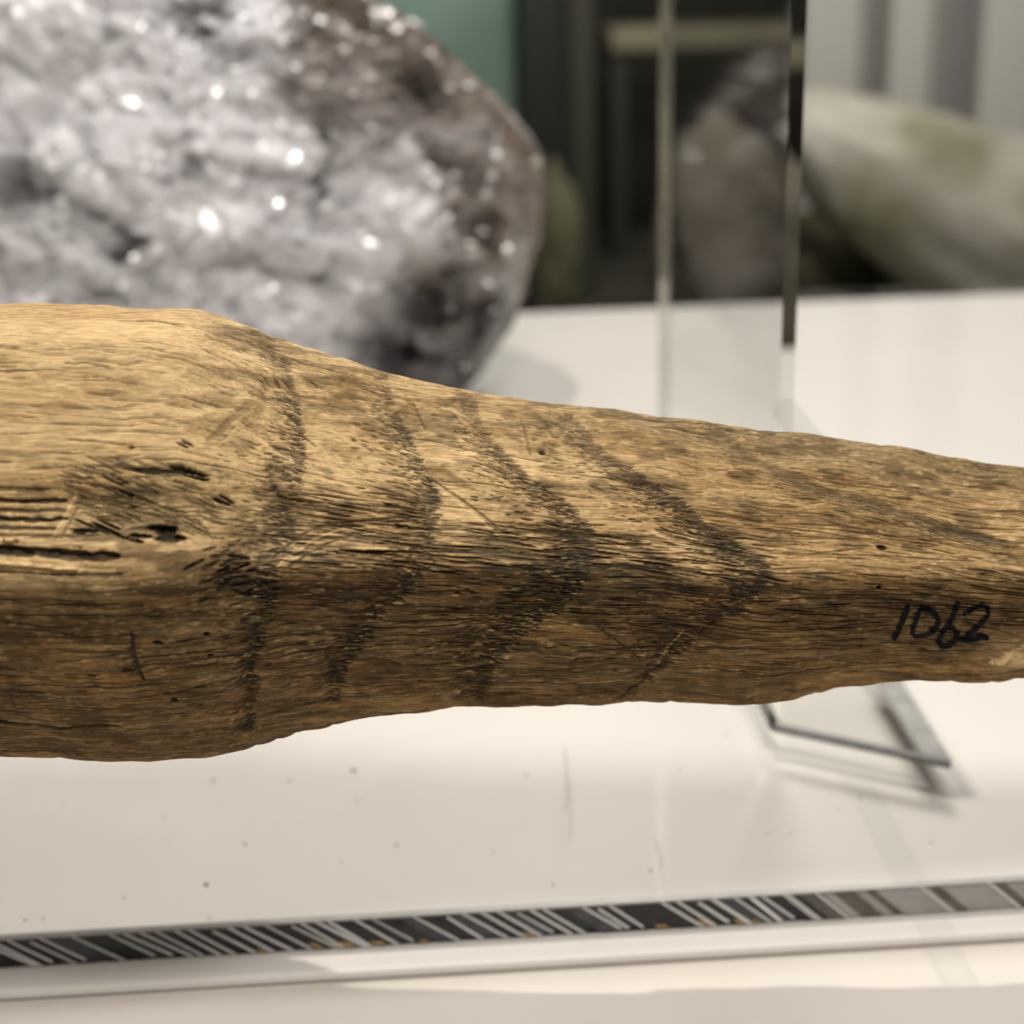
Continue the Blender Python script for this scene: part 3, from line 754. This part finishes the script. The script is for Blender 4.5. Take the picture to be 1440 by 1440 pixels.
def lump_fn(cw, ax, seed, rot=0.0, floor_z=FLOOR):
    def fn(co):
        d = 1+(noise3(co, 2.2, seed)-.5)*.5+(noise3(co, 6, seed+3)-.5)*.22
        p = co*d[:, None]*np.array(ax)
        c_, s_ = math.cos(rot), math.sin(rot)
        p = np.stack([p[:, 0]*c_-p[:, 2]*s_, p[:, 1], p[:, 0]*s_+p[:, 2]*c_], -1)
        W = np.array(cw)+p; W[:, 2] = np.maximum(W[:, 2], floor_z+.0003)
        return W, None
    return fn
def lump(name, cw, ax, seed, mat, label, rot=0.0, parent=None, floor_z=FLOOR):
    m_ = rock_mesh(name, 4, lump_fn(cw, ax, seed, rot, floor_z)); m_.polygons.foreach_set("use_smooth", [True]*len(m_.polygons))
    o = link(name, m_, mat)
    tag(o, label, "stone"); return o
lump("slab_specimen", at_y(1425, 338, YT), (.150, .05, .052), 27, M_slab, "pale stone slab leaning down in front of the fluted screen", rot=rad(-26))
lump("stone_specimen", at_y(1020, 330, .98), (.042, .035, .062), 3, M_brownrock, "olive brown stone seen through the acrylic upright")
lump("stone_specimen", at_y(1200, 385, 1.05), (.060, .03, .045), 9, plain("dark_olive_stone", (.055, .052, .026), .8, .2), "dark olive stone lying under the pale slab")
lump("stone_specimen", at_y(784, 350, .93), (.015, .014, .046), 14, plain("yellow_olive_stone", (.07, .07, .035), .7, .3, noise=(30, (.16, .16, .085), .2)), "slim yellow olive stone standing in front of the black post")
# pale shelf bar seen through the upright, on its own post
sb = empty("shelf_bracket", tuple(at_y(930, 300, 1.2)*np.array([1, 1, 0])+np.array([0, 0, FLOOR])))
tag(sb, "olive tan shelf on a dark post behind the olive brown stone", "shelf")
A = at_y(915, 40, 1.2); B = at_y(1110, 66, 1.2); Cq = at_y(860, 300, 1.2)
keep(box("shelf_board", (Cq[0], 1.2, B[2]), (B[0], 1.26, A[2]), plain("tan_board", (.30, .28, .18), .6), bevel=.002), sb)
keep(box("post", (Cq[0], 1.205, FLOOR), (at_y(885, 300, 1.2)[0], 1.24, B[2]-.0005), plain("dark_post_paint", (.03, .03, .02), .6), bevel=.002), sb)

# ================================================================== DUST on the sheet
rnd = random.Random(21)
spots = [(498, 1085, 5), (345, 1188, 3.5), (693, 1200, 3), (300, 1098, 4), (407, 1098, 4), (1022, 1033, 3), (955, 1083, 3.5), (1080, 1173, 2.5), (1110, 1173, 3), (1310, 1185, 3), (1345, 1048, 3), (60, 1292, 3), (35, 1294, 4), (175, 1262, 3), (290, 1245, 4), (480, 1213, 2.5), (558, 1189, 4), (778, 1245, 3.5), (915, 1225, 4), (860, 1290, 2), (620, 1160, 2), (230, 1150, 2.5), (90, 1130, 2), (740, 1090, 3), (1210, 1120, 3), (1180, 1140, 2.5)]
for k in range(6): spots.append((rnd.uniform(0, 1440), rnd.uniform(1095, 1225), rnd.uniform(1.0, 2.0)))
M_fibre = plain("pale_fibre", (.34, .31, .27), .8, .2)
k = 0
for (a, c, s) in spots:
    p = at_z(a, c, .00005)
    bm = bmesh.new(); bmesh.ops.create_icosphere(bm, subdivisions=1, radius=1)
    sx = s*.00007*rnd.uniform(.8, 1.6); sy = s*.00007*rnd.uniform(.8, 1.3); ra = rnd.uniform(0, 3)
    for v in bm.verts:
        x_, y_, z_ = v.co; f = rnd.uniform(.7, 1.2)
        v.co = ((x_*sx*math.cos(ra)-y_*sy*math.sin(ra))*f, (x_*sx*math.sin(ra)+y_*sy*math.cos(ra))*f, z_*sx*.5*f)
    me = bpy.data.meshes.new("dust_speck"); bm.to_mesh(me); bm.free()
    o = link("dust_speck", me, M_speck); o.location = (p[0], p[1], sx*.35)
    tag(o, "tiny dark speck of dust lying on the clear sheet", "dust", "dust specks on the clear sheet")
def fibre(pts, wd):
    q = np.array([at_z(a, c, .00006) for a, c in pts]); vs = []; fs = []
    for i in range(len(q)):
        t = q[min(i+1, len(q)-1)]-q[max(i-1, 0)]; t /= np.linalg.norm(t); s = np.cross(t, [0, 0, 1.0])*wd
        vs += [q[i]-s, q[i]+s+np.array([0, 0, .00002]), q[i]+np.array([0, 0, wd*1.2])]
        if i: b0 = 3*(i-1); fs += [(b0, b0+3, b0+5, b0+2), (b0+2, b0+5, b0+4, b0+1), (b0+1, b0+4, b0+3, b0)]
    o = pyobj("lint_fibre", vs, fs, M_fibre); return o
tag(fibre([(794, 1050), (797, 1075), (797, 1100), (798, 1125), (794, 1140)], .00008), "thin upright strand of lint on the clear sheet below the club", "lint")
tag(fibre([(922, 1180), (924, 1192), (931, 1204), (930, 1222)], .00007), "short crooked strand of lint near the sheet edge", "lint")
